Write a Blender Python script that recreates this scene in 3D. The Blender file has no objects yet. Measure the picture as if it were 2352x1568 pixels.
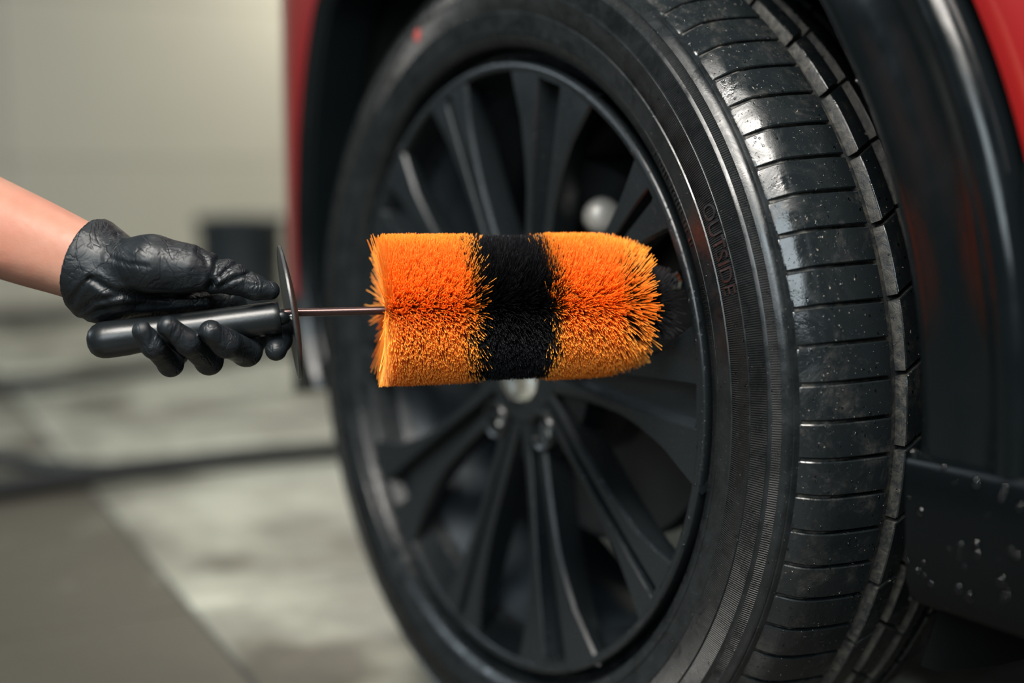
import bpy, math, random
import numpy as np
from mathutils import Vector, Matrix, Euler
random.seed(7); rng = np.random.default_rng(7)
SC = bpy.context.scene
COL = SC.collection
PI = math.pi
# ------------------------------------------------------------------ camera
HUB = np.array([0, 0, .350])                       # wheel centre above the floor
CAMP = np.array([.86913, -.56635, .14895]) + HUB
CR = np.array([.55513799, .83170672, -.00925954])
CU = np.array([-.09483126, .07434893, .99271308])
CF = np.array([-.82633458, .55021466, -.12014572])
FPX = 2900.0
cd = bpy.data.cameras.new('camera'); cam = bpy.data.objects.new('camera', cd); COL.objects.link(cam)
cd.sensor_width = 36; cd.lens = FPX / 2352 * 36; cd.clip_start = .05; cd.clip_end = 60
M = Matrix(((CR[0], CU[0], -CF[0], CAMP[0]), (CR[1], CU[1], -CF[1], CAMP[1]), (CR[2], CU[2], -CF[2], CAMP[2]), (0, 0, 0, 1)))
cam.matrix_world = M
cd.dof.use_dof = True; cd.dof.focus_distance = .805; cd.dof.aperture_fstop = 1.9
SC.camera = cam
# ------------------------------------------------------------------ world, lamps, exposure
wd = bpy.data.worlds.new('world'); SC.world = wd; wd.use_nodes = True
bg = wd.node_tree.nodes['Background']; bg.inputs[0].default_value = (.50, .62, .68, 1); bg.inputs[1].default_value = .10
SC.view_settings.view_transform = 'Standard'; SC.view_settings.look = 'None'
SC.view_settings.exposure = 0.0; SC.view_settings.gamma = 1; SC.view_settings.use_curve_mapping = False

def area(name, loc, target, sx, sy, power, col):
    l = bpy.data.lights.new(name, 'AREA'); l.shape = 'RECTANGLE'; l.size = sx; l.size_y = sy; l.energy = power; l.color = col
    o = bpy.data.objects.new(name, l); COL.objects.link(o); o.location = loc
    o.rotation_euler = (Vector(target) - Vector(loc)).to_track_quat('-Z', 'Y').to_euler(); return o
area('brush_fill_light', (.80, -.70, 1.55), (.12, -.20, .40), .9, .5, 30, (1, .95, .88)).data.spread = math.radians(120)  # added fill light that brightens the brush, not a lamp of the room
area('ceiling_lamp', (-1.2, .75, 2.6), (-1.4, .7, 0), 1.3, .8, 23, (1, .96, .88))
area('ceiling_lamp', (-3.55, 2.25, 2.0), (-4.3, 1.6, .6), .8, .4, 42, (1, .95, .86))
area('window_light', (2.5, -2.3, 1.85), (.3, 0, .45), 1.4, 1.3, 74, (.82, .94, 1))
area('window_light', (-2.6, -2.5, 1.75), (-.1, 0, .5), 1.7, .8, 44, (.78, .91, 1))
SC.cycles.diffuse_bounces = 8; SC.cycles.max_bounces = 12

# ------------------------------------------------------------------ helpers
def at(px, py, d):                                 # pixel + depth -> point of the world
    return CAMP + d * (CF + CR * (px - 1176) / FPX - CU * (py - 784) / FPX)
def mobj(name, v, f, m=None, parent=None, smooth=False, uv=None):
    """one mesh object; v in world coordinates (or local to the root when it has a parent)"""
    v = np.asarray(v, float).reshape(-1, 3)
    off = np.zeros(3)
    if parent is not None: off = np.array(parent.get('_o', (0, 0, 0)), float)
    me = bpy.data.meshes.new(name); me.from_pydata((v - off).tolist(), [], [tuple(int(i) for i in q) for q in f])
    if uv is not None:
        l = me.uv_layers.new(name='UVMap'); li = np.empty(len(me.loops), np.int32); me.loops.foreach_get('vertex_index', li)
        l.data.foreach_set('uv', np.asarray(uv, np.float32)[li].ravel())
    if m: me.materials.append(m)
    if smooth: me.polygons.foreach_set('use_smooth', [True] * len(me.polygons))
    me.update()
    o = bpy.data.objects.new(name, me); COL.objects.link(o)
    if parent is not None: o.parent = parent; o['_o'] = tuple(off)
    return o
def fast(name, v, f, m, parent=None, smooth=True):  # big quad/tri arrays
    v = np.asarray(v, np.float32); off = np.zeros(3)
    if parent is not None: off = np.array(parent.get('_o', (0, 0, 0)), float)
    v = (v - off).astype(np.float32); f = np.asarray(f, np.int32); n = f.shape[1]
    me = bpy.data.meshes.new(name); me.vertices.add(len(v)); me.vertices.foreach_set('co', v.ravel())
    me.loops.add(f.size); me.loops.foreach_set('vertex_index', f.ravel())
    me.polygons.add(len(f)); me.polygons.foreach_set('loop_start', np.arange(len(f), dtype=np.int32) * n)
    me.polygons.foreach_set('use_smooth', np.full(len(f), smooth)); me.materials.append(m)
    me.update(calc_edges=True); me.validate()
    o = bpy.data.objects.new(name, me); COL.objects.link(o)
    if parent is not None: o.parent = parent; o['_o'] = tuple(off)
    return o
def root(name, loc, label, cat, group=None):
    o = bpy.data.objects.new(name, None); COL.objects.link(o); o.location = loc; o.empty_display_size = .05
    o['_o'] = tuple(float(x) for x in loc); o['label'] = label; o['category'] = cat
    if group: o['group'] = group
    return o
def tag(o, label=None, cat=None, group=None, kind=None):
    if label: o['label'] = label
    if cat: o['category'] = cat
    if group: o['group'] = group
    if kind: o['kind'] = kind
    return o
def sharp(o, deg=35):
    me = o.data; me.polygons.foreach_set('use_smooth', [True] * len(me.polygons))
    try: me.set_sharp_from_angle(angle=math.radians(deg))
    except Exception: pass
    return o
def lathe_y(prof, n, a0=0, a1=360, centre=HUB, close=False):
    """profile [(r, y)] turned about the wheel's axle; returns v, f, uv"""
    full = abs(a1 - a0 - 360) < 1e-6
    th = np.radians(np.linspace(a0, a1, n + 1)); th = th[:-1] if full else th
    P = np.array(prof, float); k = len(P)
    v = np.stack([np.outer(np.cos(th), P[:, 0]), np.tile(P[:, 1], (len(th), 1)), np.outer(np.sin(th), P[:, 0])], -1).reshape(-1, 3) + centre
    f = []
    for i in range(n):
        j = (i + 1) % len(th)
        for q in range(k - 1): f.append((i * k + q, i * k + q + 1, j * k + q + 1, j * k + q))
        if close: f.append((i * k + k - 1, i * k, j * k, j * k + k - 1))
    uv = np.stack([np.repeat(np.degrees(th), k), np.tile(P[:, 0], len(th))], -1)
    return v, f, uv
def lathe_axis(prof, p, d, n=32):
    """profile [(s, r)] turned about the line through p with direction d"""
    d = np.asarray(d, float); d = d / np.linalg.norm(d); a = np.cross(d, [0, 0, 1.]); a /= np.linalg.norm(a); b = np.cross(d, a)
    th = np.linspace(0, 2 * PI, n, endpoint=False); v = []; f = []
    for s, r in prof:
        for t in th: v.append(p + d * s + r * (a * math.cos(t) + b * math.sin(t)))
    k = len(prof)
    for i in range(k - 1):
        for j in range(n): f.append((i * n + j, i * n + (j + 1) % n, (i + 1) * n + (j + 1) % n, (i + 1) * n + j))
    f.append(tuple(range(n - 1, -1, -1))); f.append(tuple((k - 1) * n + j for j in range(n)))
    return v, f
def tube(pts, rad, n=12, sub=8):
    P = [np.array(p, float) for p in pts]; Q = []
    E = [2 * P[0] - P[1]] + P + [2 * P[-1] - P[-2]]
    for i in range(1, len(E) - 2):
        for t in np.linspace(0, 1, sub, endpoint=False):
            a, b, c, d = E[i - 1], E[i], E[i + 1], E[i + 2]
            Q.append(.5 * (2 * b + (c - a) * t + (2 * a - 5 * b + 4 * c - d) * t * t + (3 * b - a - 3 * c + d) * t ** 3))
    Q.append(P[-1]); v = []; f = []
    for i, q in enumerate(Q):
        t = Q[min(i + 1, len(Q) - 1)] - Q[max(i - 1, 0)]; t /= np.linalg.norm(t)
        a = np.cross(t, [0, 0, 1.]); a /= np.linalg.norm(a); b = np.cross(t, a)
        for k in range(n): v.append(q + rad * (a * math.cos(2 * PI * k / n) + b * math.sin(2 * PI * k / n)))
    for i in range(len(Q) - 1):
        for k in range(n): f.append((i * n + k, i * n + (k + 1) % n, (i + 1) * n + (k + 1) % n, (i + 1) * n + k))
    f.append(tuple(range(n))); f.append(tuple((len(Q) - 1) * n + k for k in range(n - 1, -1, -1)))
    return v, f
def boxv(x0, x1, y0, y1, z0, z1):
    v = [(x, y, z) for z in (z0, z1) for y in (y0, y1) for x in (x0, x1)]
    return v, [(0, 2, 3, 1), (4, 5, 7, 6), (0, 1, 5, 4), (2, 6, 7, 3), (0, 4, 6, 2), (1, 3, 7, 5)]
# ------------------------------------------------------------------ materials
class NT:
    def __init__(s, name):
        s.m = bpy.data.materials.new(name); s.m.use_nodes = True; s.t = s.m.node_tree
        s.b = s.t.nodes['Principled BSDF']; s.tc = s.n('ShaderNodeTexCoord')
    def n(s, k, **kw):
        o = s.t.nodes.new(k)
        for a, b in kw.items(): setattr(o, a, b)
        return o
    def l(s, a, b): s.t.links.new(a, b)
    def noise(s, scale, detail=4, rough=.5, src=None, dist=0, stretch=None):
        o = s.n('ShaderNodeTexNoise'); o.inputs['Scale'].default_value = scale; o.inputs['Detail'].default_value = detail
        o.inputs['Roughness'].default_value = rough; o.inputs['Distortion'].default_value = dist
        c = src or s.tc.outputs['Object']
        if stretch:
            mp = s.n('ShaderNodeMapping'); mp.inputs['Scale'].default_value = stretch[0]; mp.inputs['Rotation'].default_value = stretch[1]; s.l(c, mp.inputs[0]); c = mp.outputs[0]
        s.l(c, o.inputs['Vector']); return o.outputs['Fac']
    def ramp(s, src, stops):
        o = s.n('ShaderNodeValToRGB'); e = o.color_ramp.elements
        while len(e) < len(stops): e.new(.5)
        for i, (p, c) in enumerate(stops):
            e[i].position = p; e[i].color = (*c, 1) if isinstance(c, tuple) else (c, c, c, 1)
        s.l(src, o.inputs[0]); return o.outputs[0]
    def mth(s, op, a, b=None, c=None):
        o = s.n('ShaderNodeMath', operation=op)
        for i, q in enumerate((a, b, c)):
            if q is None: continue
            if isinstance(q, (int, float)): o.inputs[i].default_value = q
            else: s.l(q, o.inputs[i])
        return o.outputs[0]
    def mix(s, fac, a, b):
        o = s.n('ShaderNodeMix', data_type='RGBA')
        for i, q in ((0, fac), (6, a), (7, b)):
            if isinstance(q, (int, float)): o.inputs[i].default_value = q
            elif isinstance(q, tuple): o.inputs[i].default_value = (*q, 1)
            else: s.l(q, o.inputs[i])
        return o.outputs[2]
    def bump(s, h, dist=.001, strength=1, prev=None):
        o = s.n('ShaderNodeBump'); o.inputs['Distance'].default_value = dist; o.inputs['Strength'].default_value = strength
        s.l(h, o.inputs['Height'])
        if prev: s.l(prev, o.inputs['Normal'])
        return o.outputs[0]
    def fin(s, col=None, rough=None, metal=0, normal=None, spec=.5, coat=0, sss=None):
        for key, val in (('Base Color', col), ('Roughness', rough), ('Metallic', metal), ('Normal', normal), ('Specular IOR Level', spec), ('Coat Weight', coat)):
            if val is None: continue
            i = s.b.inputs[key]
            if isinstance(val, tuple): i.default_value = (*val, 1)
            elif isinstance(val, (int, float)): i.default_value = val
            else: s.l(val, i)
        if coat: s.b.inputs['Coat Roughness'].default_value = .05
        if sss: s.b.inputs['Subsurface Weight'].default_value = sss; s.b.inputs['Subsurface Radius'].default_value = (.008, .003, .0015); s.b.inputs['Subsurface Scale'].default_value = 1
        return s.m
def plain(name, col, rough=.5, metal=0, nscale=None, namp=0, bumpd=0, coat=0, spec=.5):
    q = NT(name); c = col; nb = None
    if nscale:
        nz = q.noise(nscale, 5, .6)
        c = q.mix(nz, tuple(x * (1 - namp) for x in col), tuple(min(1, x * (1 + namp)) for x in col))
        if bumpd: nb = q.bump(nz, bumpd)
    return q.fin(c, rough, metal, nb, spec, coat)

def mat_sidewall():
    q = NT('tyre sidewall rubber')
    uv = q.n('ShaderNodeUVMap'); sp = q.n('ShaderNodeSeparateXYZ'); q.l(uv.outputs[0], sp.inputs[0]); A, R = sp.outputs[0], sp.outputs[1]
    def band(lo, hi):
        return q.mth('MULTIPLY', q.mth('GREATER_THAN', R, lo), q.mth('LESS_THAN', R, hi))
    rib = q.mth('SINE', q.mth('MULTIPLY', A, 2 * PI * 1300 / 360))
    msk = q.mth('ADD', q.mth('ADD', band(.2876, .3037), band(.3052, .3158)), band(.3188, .3236))
    h = q.mth('MULTIPLY', rib, msk)
    b1 = q.bump(h, .0010, 1)
    n1 = q.noise(900, 3, .6); n2 = q.noise(60, 5, .65)
    wet = q.noise(35, 6, .7, dist=1.2)
    b2 = q.bump(q.mth('ADD', n1, q.mth('MULTIPLY', n2, 2)), .00012, .5, b1)
    col = q.mix(q.ramp(n2, [(.35, 0.), (.8, 1.)]), (.0045, .0058, .0065), (.013, .0155, .017))
    col = q.mix(q.mth('MULTIPLY', q.ramp(q.noise(700, 2, .5), [(.70, 0.), (.74, 1.)]), .35), col, (.16, .16, .15))
    ro = q.ramp(wet, [(.40, .20), (.60, .42)])
    return q.fin(col, ro, 0, b2, .38)
def mat_tread():
    q = NT('wet tread rubber'); g = q.n('ShaderNodeNewGeometry').outputs['Position']
    d = q.noise(28, 7, .72, g, .6); s = q.noise(420, 3, .6, g); w = q.noise(22, 5, .6, g, 1.5); s2 = q.noise(900, 2, .5, g)
    dirt = q.mth('MULTIPLY', q.ramp(d, [(.50, 0.), (.72, 1.)]), q.ramp(q.noise(160, 4, .7, g), [(.38, 0.), (.62, 1.)]))
    col = q.mix(q.mth('MULTIPLY', dirt, .65), (.0065, .0085, .0095), (.052, .050, .045))
    col = q.mix(q.mth('MULTIPLY', q.ramp(s, [(.70, 0.), (.735, 1.)]), .9), col, (.30, .27, .22))
    ro = q.mth('ADD', q.ramp(w, [(.44, .10), (.56, .34)]), q.mth('MULTIPLY', dirt, .25))
    b = q.bump(w, .0012, .6); b = q.bump(s2, .00012, .5, b); b = q.bump(q.ramp(s, [(.64, 0.), (.72, 1.)]), .0004, .6, b)
    return q.fin(col, ro, 0, b, .36)
def mat_groove():
    q = NT('dusty groove rubber'); g = q.n('ShaderNodeNewGeometry').outputs['Position']
    d = q.noise(140, 6, .7, g, .5); c = q.mix(q.ramp(d, [(.42, 0.), (.66, 1.)]), (.014, .0165, .018), (.075, .068, .055))
    return q.fin(c, .45, 0, q.bump(d, .0006), .5)
def mat_glove():
    q = NT('black nitrile'); c = q.tc.outputs['Object']
    def crease(scale, st, dist, w):
        n = q.noise(scale, 2.5, .55, c, dist, st); a = q.mth('ABSOLUTE', q.mth('SUBTRACT', n, .5))
        return q.ramp(a, [(0, 0.), (w, 1.)])
    h1 = crease(38, ((1, 2.4, 1.5), (.4, .5, .9)), .35, .04); h2 = crease(80, ((2.4, 1, 1), (.2, 1.1, .3)), .4, .06)
    big = q.noise(30, 3, .6, c, .8, ((1, 1.6, 2.4), (.6, .2, .1)))
    mk = q.ramp(q.noise(22, 2, .5), [(.42, 0.), (.62, 1.)])
    h2 = q.mix(mk, (1, 1, 1), h2)
    b = q.bump(big, .0022, .5); b = q.bump(h1, .0006, .40, b); b = q.bump(h2, .0004, .6, b); b = q.bump(q.noise(1500, 2, .5), .00005, .6, b)
    ro = q.ramp(q.noise(60, 3, .5), [(.3, .40), (.7, .54)])
    return q.fin((.0050, .0072, .0090), ro, 0, b, .30)
def mat_skin():
    q = NT('skin'); n = q.noise(22, 4, .6); n2 = q.noise(90, 3, .6)
    c = q.mix(q.ramp(n, [(.35, 0.), (.7, 1.)]), (.26, .135, .095), (.26, .098, .066))
    c = q.mix(q.mth('MULTIPLY', n2, .35), c, (.34, .18, .13))
    b = q.bump(q.noise(600, 3, .6), .0002, .5); b = q.bump(q.noise(30, 2, .5, None, .4, ((.35, 1.5, 1.5), (0, 0, .3))), .003, .35, b)
    return q.fin(c, .5, 0, b, .3, sss=.2)
def mat_wheel():
    q = NT('satin black alloy'); n = q.noise(1800, 2, .5); n2 = q.noise(500, 3, .5)
    b = q.bump(n, .00006, .7); b = q.bump(q.ramp(n2, [(.62, 0.), (.7, 1.)]), .00035, .6, b)
    return q.fin((.0060, .0080, .0092), q.ramp(q.noise(18, 3, .5), [(.3, .24), (.7, .36)]), .0, b, .45)
def mat_clad():
    q = NT('gloss black cladding'); n = q.noise(7, 3, .5, None, .8)
    b = q.bump(n, .010, .10); b = q.bump(q.noise(1500, 2, .5), .00005, .5, b)
    return q.fin((.0025, .0038, .0044), q.ramp(q.noise(25, 4, .6), [(.35, .13), (.7, .28)]), 0, b, .24)
def mat_red():
    q = NT('red car paint'); n = q.noise(2500, 2, .5)
    return q.fin(q.mix(n, (.17, .003, .003), (.27, .006, .005)), .22, .15, None, .5, 1)
def mat_tile(name, base, alt, seedscale):
    q = NT(name); g = q.n('ShaderNodeNewGeometry').outputs['Position']
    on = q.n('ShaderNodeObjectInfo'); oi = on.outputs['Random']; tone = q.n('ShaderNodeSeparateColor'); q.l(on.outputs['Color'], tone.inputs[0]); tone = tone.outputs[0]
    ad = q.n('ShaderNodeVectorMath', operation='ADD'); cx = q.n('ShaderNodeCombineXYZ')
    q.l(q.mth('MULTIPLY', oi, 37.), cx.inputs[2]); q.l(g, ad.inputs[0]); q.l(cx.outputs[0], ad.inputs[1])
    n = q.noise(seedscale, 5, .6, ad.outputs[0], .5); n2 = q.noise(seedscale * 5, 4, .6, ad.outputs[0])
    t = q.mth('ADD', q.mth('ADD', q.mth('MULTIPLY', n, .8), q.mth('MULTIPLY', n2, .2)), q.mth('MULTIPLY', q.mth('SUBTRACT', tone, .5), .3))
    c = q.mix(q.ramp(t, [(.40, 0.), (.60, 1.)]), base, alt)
    v = q.mth('ADD', .92, q.mth('MULTIPLY', oi, .14))
    hs = q.n('ShaderNodeHueSaturation'); q.l(v, hs.inputs['Value']); q.l(c, hs.inputs['Color'])
    return q.fin(hs.outputs[0], q.ramp(n2, [(.3, .30), (.7, .50)]), 0, q.bump(n2, .001, .4), .4)
def mat_bristle(name, c1, c2, rough, trans=0):
    q = NT(name); r = q.n('ShaderNodeNewGeometry').outputs['Random Per Island']
    c = q.mix(r, c1, c2); m = q.fin(c, rough, 0, None, .4)
    if trans:
        tl = q.n('ShaderNodeBsdfTranslucent'); q.l(c, tl.inputs[0]); mx = q.n('ShaderNodeMixShader'); mx.inputs[0].default_value = trans
        q.l(q.b.outputs[0], mx.inputs[1]); q.l(tl.outputs[0], mx.inputs[2]); q.l(mx.outputs[0], q.t.nodes['Material Output'].inputs[0])
    return m
SIDE = mat_sidewall(); TREAD = mat_tread(); GROOVE = mat_groove(); GLOVE = mat_glove(); SKIN = mat_skin(); WHEEL = mat_wheel(); CLAD = mat_clad(); RED = mat_red()
SILL = plain('textured black sill plastic', (.0016, .0024, .0028), .24, 0, 900, .3, .00003, spec=.13)
BARREL = plain('black wheel barrel', (.035, .043, .05), .30, .3, 60, .3, .0002)
LINER = plain('matte black liner', (.0025, .0035, .0035), .8, 0, 90, .3, .0008, spec=.12)
STEEL = plain('brushed brake steel', (.10, .10, .10), .4, .9, 200, .3)
CALIPER = plain('cast caliper metal', (.22, .215, .20), .45, .3, 80, .15, .0005)
CHROME = plain('chrome', (.75, .78, .76), .12, 1, 40, .1)
PLASTIC = plain('satin black plastic', (.005, .0065, .0075), .33, 0, 500, .25, .00006, spec=.35)
DISC = plain('grey black guard plastic', (.022, .025, .026), .38, 0, 260, .4, .0002)
ROD = plain('dark wire rod', (.05, .03, .028), .25, .8, 300, .3)
HOSE = plain('black rubber hose', (.006, .009, .010), .5, 0, 120, .3, .0005)
BUCKET = plain('black bucket plastic', (.014, .020, .024), .5, 0, 30, .3)
WATER = plain('clear water', (.95, .97, 1), .02); WATER.node_tree.nodes['Principled BSDF'].inputs['Transmission Weight'].default_value = 1; WATER.node_tree.nodes['Principled BSDF'].inputs['IOR'].default_value = 1.33
PAINTDOT = plain('red paint', (.30, .03, .02), .5)
TWIG = plain('dry twig', (.55, .38, .20), .7, 0, 300, .4)
WALLFOOT = plain('dark wall foot', (.08, .075, .065), .6, 0, 20, .2)
GROUT = plain('grout', (.07, .068, .06), .8, 0, 40, .2)
OR = mat_bristle('orange bristle', (1.0, .40, .035), (1.0, .54, .10), .45, .5)
BK = mat_bristle('black bristle', (.006, .006, .007), (.02, .02, .022), .22)
FT = mat_tile('floor stone', (.50, .505, .425), (.080, .073, .058), 2.2)
WT = mat_tile('wall panel', (.52, .49, .40), (.50, .475, .39), .8)

# ------------------------------------------------------------------ setting: floor and walls
GA = math.radians(-6)                                        # grid direction of the tiles
gx = np.array([math.cos(GA), math.sin(GA), 0]); gy = np.array([-math.sin(GA), math.cos(GA), 0]); G0 = np.array([-.577, -.074, 0])
def gp(a, b, z=0): return G0 + gx * a + gy * b + np.array([0, 0, z])
def gbox(a0, a1, b0, b1, z0, z1):
    v, f = boxv(a0, a1, b0, b1, z0, z1); return [gp(x, y, z) for x, y, z in v], f
fl = mobj('floor', *gbox(-3.62, 4.2, -3.6, 4.2, -.05, -.004), GROUT); tag(fl, kind='structure')
T = .6; s0 = None
for i in range(-6, 7):
    for j in range(-6, 7):
        if s0 is None:
            h = T / 2 - .0035; c = .0015
            v = [(-h, -h, -.02), (h, -h, -.02), (h, h, -.02), (-h, h, -.02), (-h, -h, -c), (h, -h, -c), (h, h, -c), (-h, h, -c), (-h + c, -h + c, 0), (h - c, -h + c, 0), (h - c, h - c, 0), (-h + c, h - c, 0)]
            f = [(3, 2, 1, 0), (8, 9, 10, 11)] + [(a, (a + 1) % 4, 4 + (a + 1) % 4, 4 + a) for a in range(4)] + [(4 + a, 4 + (a + 1) % 4, 8 + (a + 1) % 4, 8 + a) for a in range(4)]
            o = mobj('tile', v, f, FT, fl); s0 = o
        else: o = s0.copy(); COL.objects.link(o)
        o.color = ((1.0 if i > -3 or j < -2 else .62) if j < 0 else (.42 if i < -1 else .34 if i < 0 else .62 if i < 1 else 1.0), .5, .5, 1); o.location = gp((i + .5) * T, (j + .5) * T, 0); o.rotation_euler = (0, 0, GA)  # brown front tiles; tone also puts shade into tiles beside and under the car
def wall(name, f0, along, up, n, m_, tw, th, kind='structure'):
    """wall of big panels: f0 corner, along/up unit vectors"""
    nrm = np.cross(along, up); L = n * tw; Hh = m_ * th
    v = [f0 + along * a + up * b - nrm * c for c in (.004, .10) for a, b in ((0, 0), (L, 0), (L, Hh), (0, Hh))]
    w = mobj(name, v, [(0, 1, 2, 3), (7, 6, 5, 4), (0, 4, 5, 1), (1, 5, 6, 2), (2, 6, 7, 3), (3, 7, 4, 0)], GROUT); tag(w, kind=kind)
    e = .002
    v = [along * a + up * b + nrm * c for c in (-.004, .002) for a, b in ((e, e), (tw - e, e), (tw - e, th - e), (e, th - e))]
    p0 = mobj('wall_panel', v, [(3, 2, 1, 0), (4, 5, 6, 7), (0, 1, 5, 4), (1, 2, 6, 5), (2, 3, 7, 6), (3, 0, 4, 7)], WT, w)
    for i in range(n):
        for j in range(m_):
            o = p0 if (i, j) == (0, 0) else p0.copy()
            if (i, j) != (0, 0): COL.objects.link(o)
            o.location = f0 + along * i * tw + up * j * th
    return w
UP = np.array([0, 0, 1.])
wall('wall_left', gp(-3.62, -2.19), gy, UP, 6, 5, 1.2, .62)
wall('wall_back', gp(-3.62, 4.2), gx, UP, 6, 5, 1.2, .62) if False else None
v, f = gbox(-3.62, -3.60, -2.19, 4.2, .001, .07); tag(mobj('wall_foot_strip', v, f, WALLFOOT), kind='structure')  # dark strip added to give the dark band along the wall foot

# ------------------------------------------------------------------ the car
car = root('car', (0, 0, 0), 'red car with black wheel arch cladding and a wet black alloy wheel', 'car')
# ---- tyre carcass
YW = .2100
side = [(.2450, .022), (.2500, .016), (.2570, .0135), (.2598, .0050), (.2608, -.0015), (.2624, -.0047), (.2708, -.0078), (.2713, -.0070), (.2718, -.0081), (.2868, -.0118), (.2874, -.0110), (.2950, -.0124), (.3038, -.0122),
        (.3044, -.0112), (.3050, -.0122), (.3160, -.0088), (.3174, -.0098), (.3186, -.0076), (.3238, -.0036), (.3243, -.0047), (.3262, -.0032), (.3286, -.0008), (.3289, .0004), (.3298, .0008), (.3303, .0002), (.3312, .0028)]
floor_ = [(.3315, .0055), (.3400, .0180), (.3420, .030), (.3425, .066), (.3425, YW - .066), (.3420, YW - .03), (.3400, YW - .018), (.3315, YW - .0055)]
prof = side + floor_ + [(r, YW - y) for r, y in side[::-1]] + [(.236, YW - .03), (.236, .03)]
v, f, uv = lathe_y(prof, 720, -150, 210, close=True)
tyre = mobj('tyre', v, f, SIDE, car, True, uv); sharp(tyre, 50)
tyre.data.materials.append(GROOVE)
k = len(prof); ns = len(side)
mi = np.zeros(len(tyre.data.polygons), np.int32)
for i in range(720):
    for q_ in range(ns, ns + 7): mi[i * k + q_] = 1
tyre.data.polygons.foreach_set('material_index', mi)
CRN = [(.0030, .3306), (.0085, .3360), (.0130, .3398), (.0180, .3424), (.0260, .3450), (.0400, .3478), (.0550, .3495), (.0660, .3502), (YW / 2, .3508), (YW - .066, .3502), (YW - .04, .3478), (YW - .015, .3412), (YW - .003, .3306)]
cy = np.array([a for a, b in CRN]); crr = np.array([b for a, b in CRN])
def crown(y): return float(np.interp(y, cy, crr))
def block(name, ys, da, gap, slant, depth=.0075, ch=.0007, m=TREAD, na=5, dusty=False):
    """one tread block: ys = stations across the tread, da = angle it spans, slant = angle per metre across"""
    rows = []; a = math.radians(da / 2) - gap / 2 / .35
    cols = [-a, -a + ch / .35] + list(np.linspace(-a, a, na)[1:-1]) + [a - ch / .35, a]
    yy = [ys[0], ys[0] + ch] + list(ys[1:-1]) + [ys[-1] - ch, ys[-1]]
    v = []; f = []; nr, nc = len(yy), len(cols)
    for i, y in enumerate(yy):
        sh = slant * (y - ys[0])
        for j, t in enumerate(cols):
            edge = i in (0, nr - 1) or j in (0, nc - 1)
            r = crown(y) - (ch if edge else 0)
            v.append((r * math.cos(t + sh), y, r * math.sin(t + sh)))
    for i in range(nr - 1):
        for j in range(nc - 1): f.append((i * nc + j, (i + 1) * nc + j, (i + 1) * nc + j + 1, i * nc + j + 1))
    rim = [(i, 0) for i in range(nr)] + [(nr - 1, j) for j in range(1, nc)] + [(i, nc - 1) for i in range(nr - 2, -1, -1)] + [(0, j) for j in range(nc - 2, 0, -1)]
    b0 = len(v)
    for i, j in rim:
        y = yy[i]; t = cols[j] + slant * (y - ys[0]); r = crown(y) - depth; y += (-.0022 if i == 0 else .0022 if i == nr - 1 else 0) * dusty; v.append((r * math.cos(t), y, r * math.sin(t)))
    n = len(rim)
    for q_ in range(n):
        a1 = rim[q_][0] * nc + rim[q_][1]; a2 = rim[(q_ + 1) % n][0] * nc + rim[(q_ + 1) % n][1]
        f.append((a1, b0 + q_, b0 + (q_ + 1) % n, a2))
    o = mobj(name, v, f, m, tyre); sharp(o, 30)
    if dusty:
        o.data.materials.append(GROOVE)
        for p_ in o.data.polygons:
            if p_.index >= len(f) - n: p_.material_index = 1
    o.location = HUB; return o
def ring_of(o, n, phase):
    for i in range(n):
        c = o if i == 0 else o.copy()
        if i: COL.objects.link(c)
        c.rotation_euler = (0, -math.radians(phase + i * 360 / n), 0)
ring_of(block('tread_block', [.0030, .0050, .0085, .0130, .018, .026, .034, .045, .056, .0660], 4, .0024, 0), 90, -1.2)
ring_of(block('tread_block', [.0800, .085, .090, .0955], 8, .0036, 1.55, na=7, dusty=True), 45, 1.0)
ring_of(block('tread_block', [.1045, .110, .117, .1235], 8, .0030, -1.3, na=7, dusty=True), 45, 3.0)
ring_of(block('tread_block', [.1325, .138, .1435], 8, .0030, 1.3, na=7, dusty=True), 45, 0.0)
ring_of(block('tread_block', [.1540, .165, .178, .190, .200, .207], 8, .0024, 0, na=7), 45, 2.0)
# raised lettering and marks on the sidewall
def sidey(r):
    P = np.array(side); return float(np.interp(r, P[:, 0], P[:, 1]))
def letters(name, text, size, r0, a_start, a_end, h, m, bold=0):
    cu = bpy.data.curves.new(name, 'FONT'); cu.body = text; cu.size = 1; cu.resolution_u = 3; cu.extrude = .5
    to = bpy.data.objects.new(name, cu); COL.objects.link(to); dg = bpy.context.evaluated_depsgraph_get()
    me = bpy.data.meshes.new_from_object(to.evaluated_get(dg)); bpy.data.objects.remove(to)
    co = np.array([v_.co for v_ in me.vertices]); w = co[:, 0].max() - co[:, 0].min(); x = (co[:, 0] - co[:, 0].min()) / w
    a = np.radians(a_start + (a_end - a_start) * x); yy = co[:, 1] / .70 * size; r = r0 + yy
    base = np.array([sidey(q_) for q_ in r]); y = base - np.where(co[:, 2] > 0, h, -.0005)
    v = np.stack([r * np.cos(a), y, r * np.sin(a)], -1) + HUB
    o = mobj(name, v, [tuple(p.vertices) for p in me.polygons], m, tyre); return o
letters('raised_lettering', 'OUTSIDE', .0115, .2915, 27.6, 15.9, .0007, SIDE)
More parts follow.
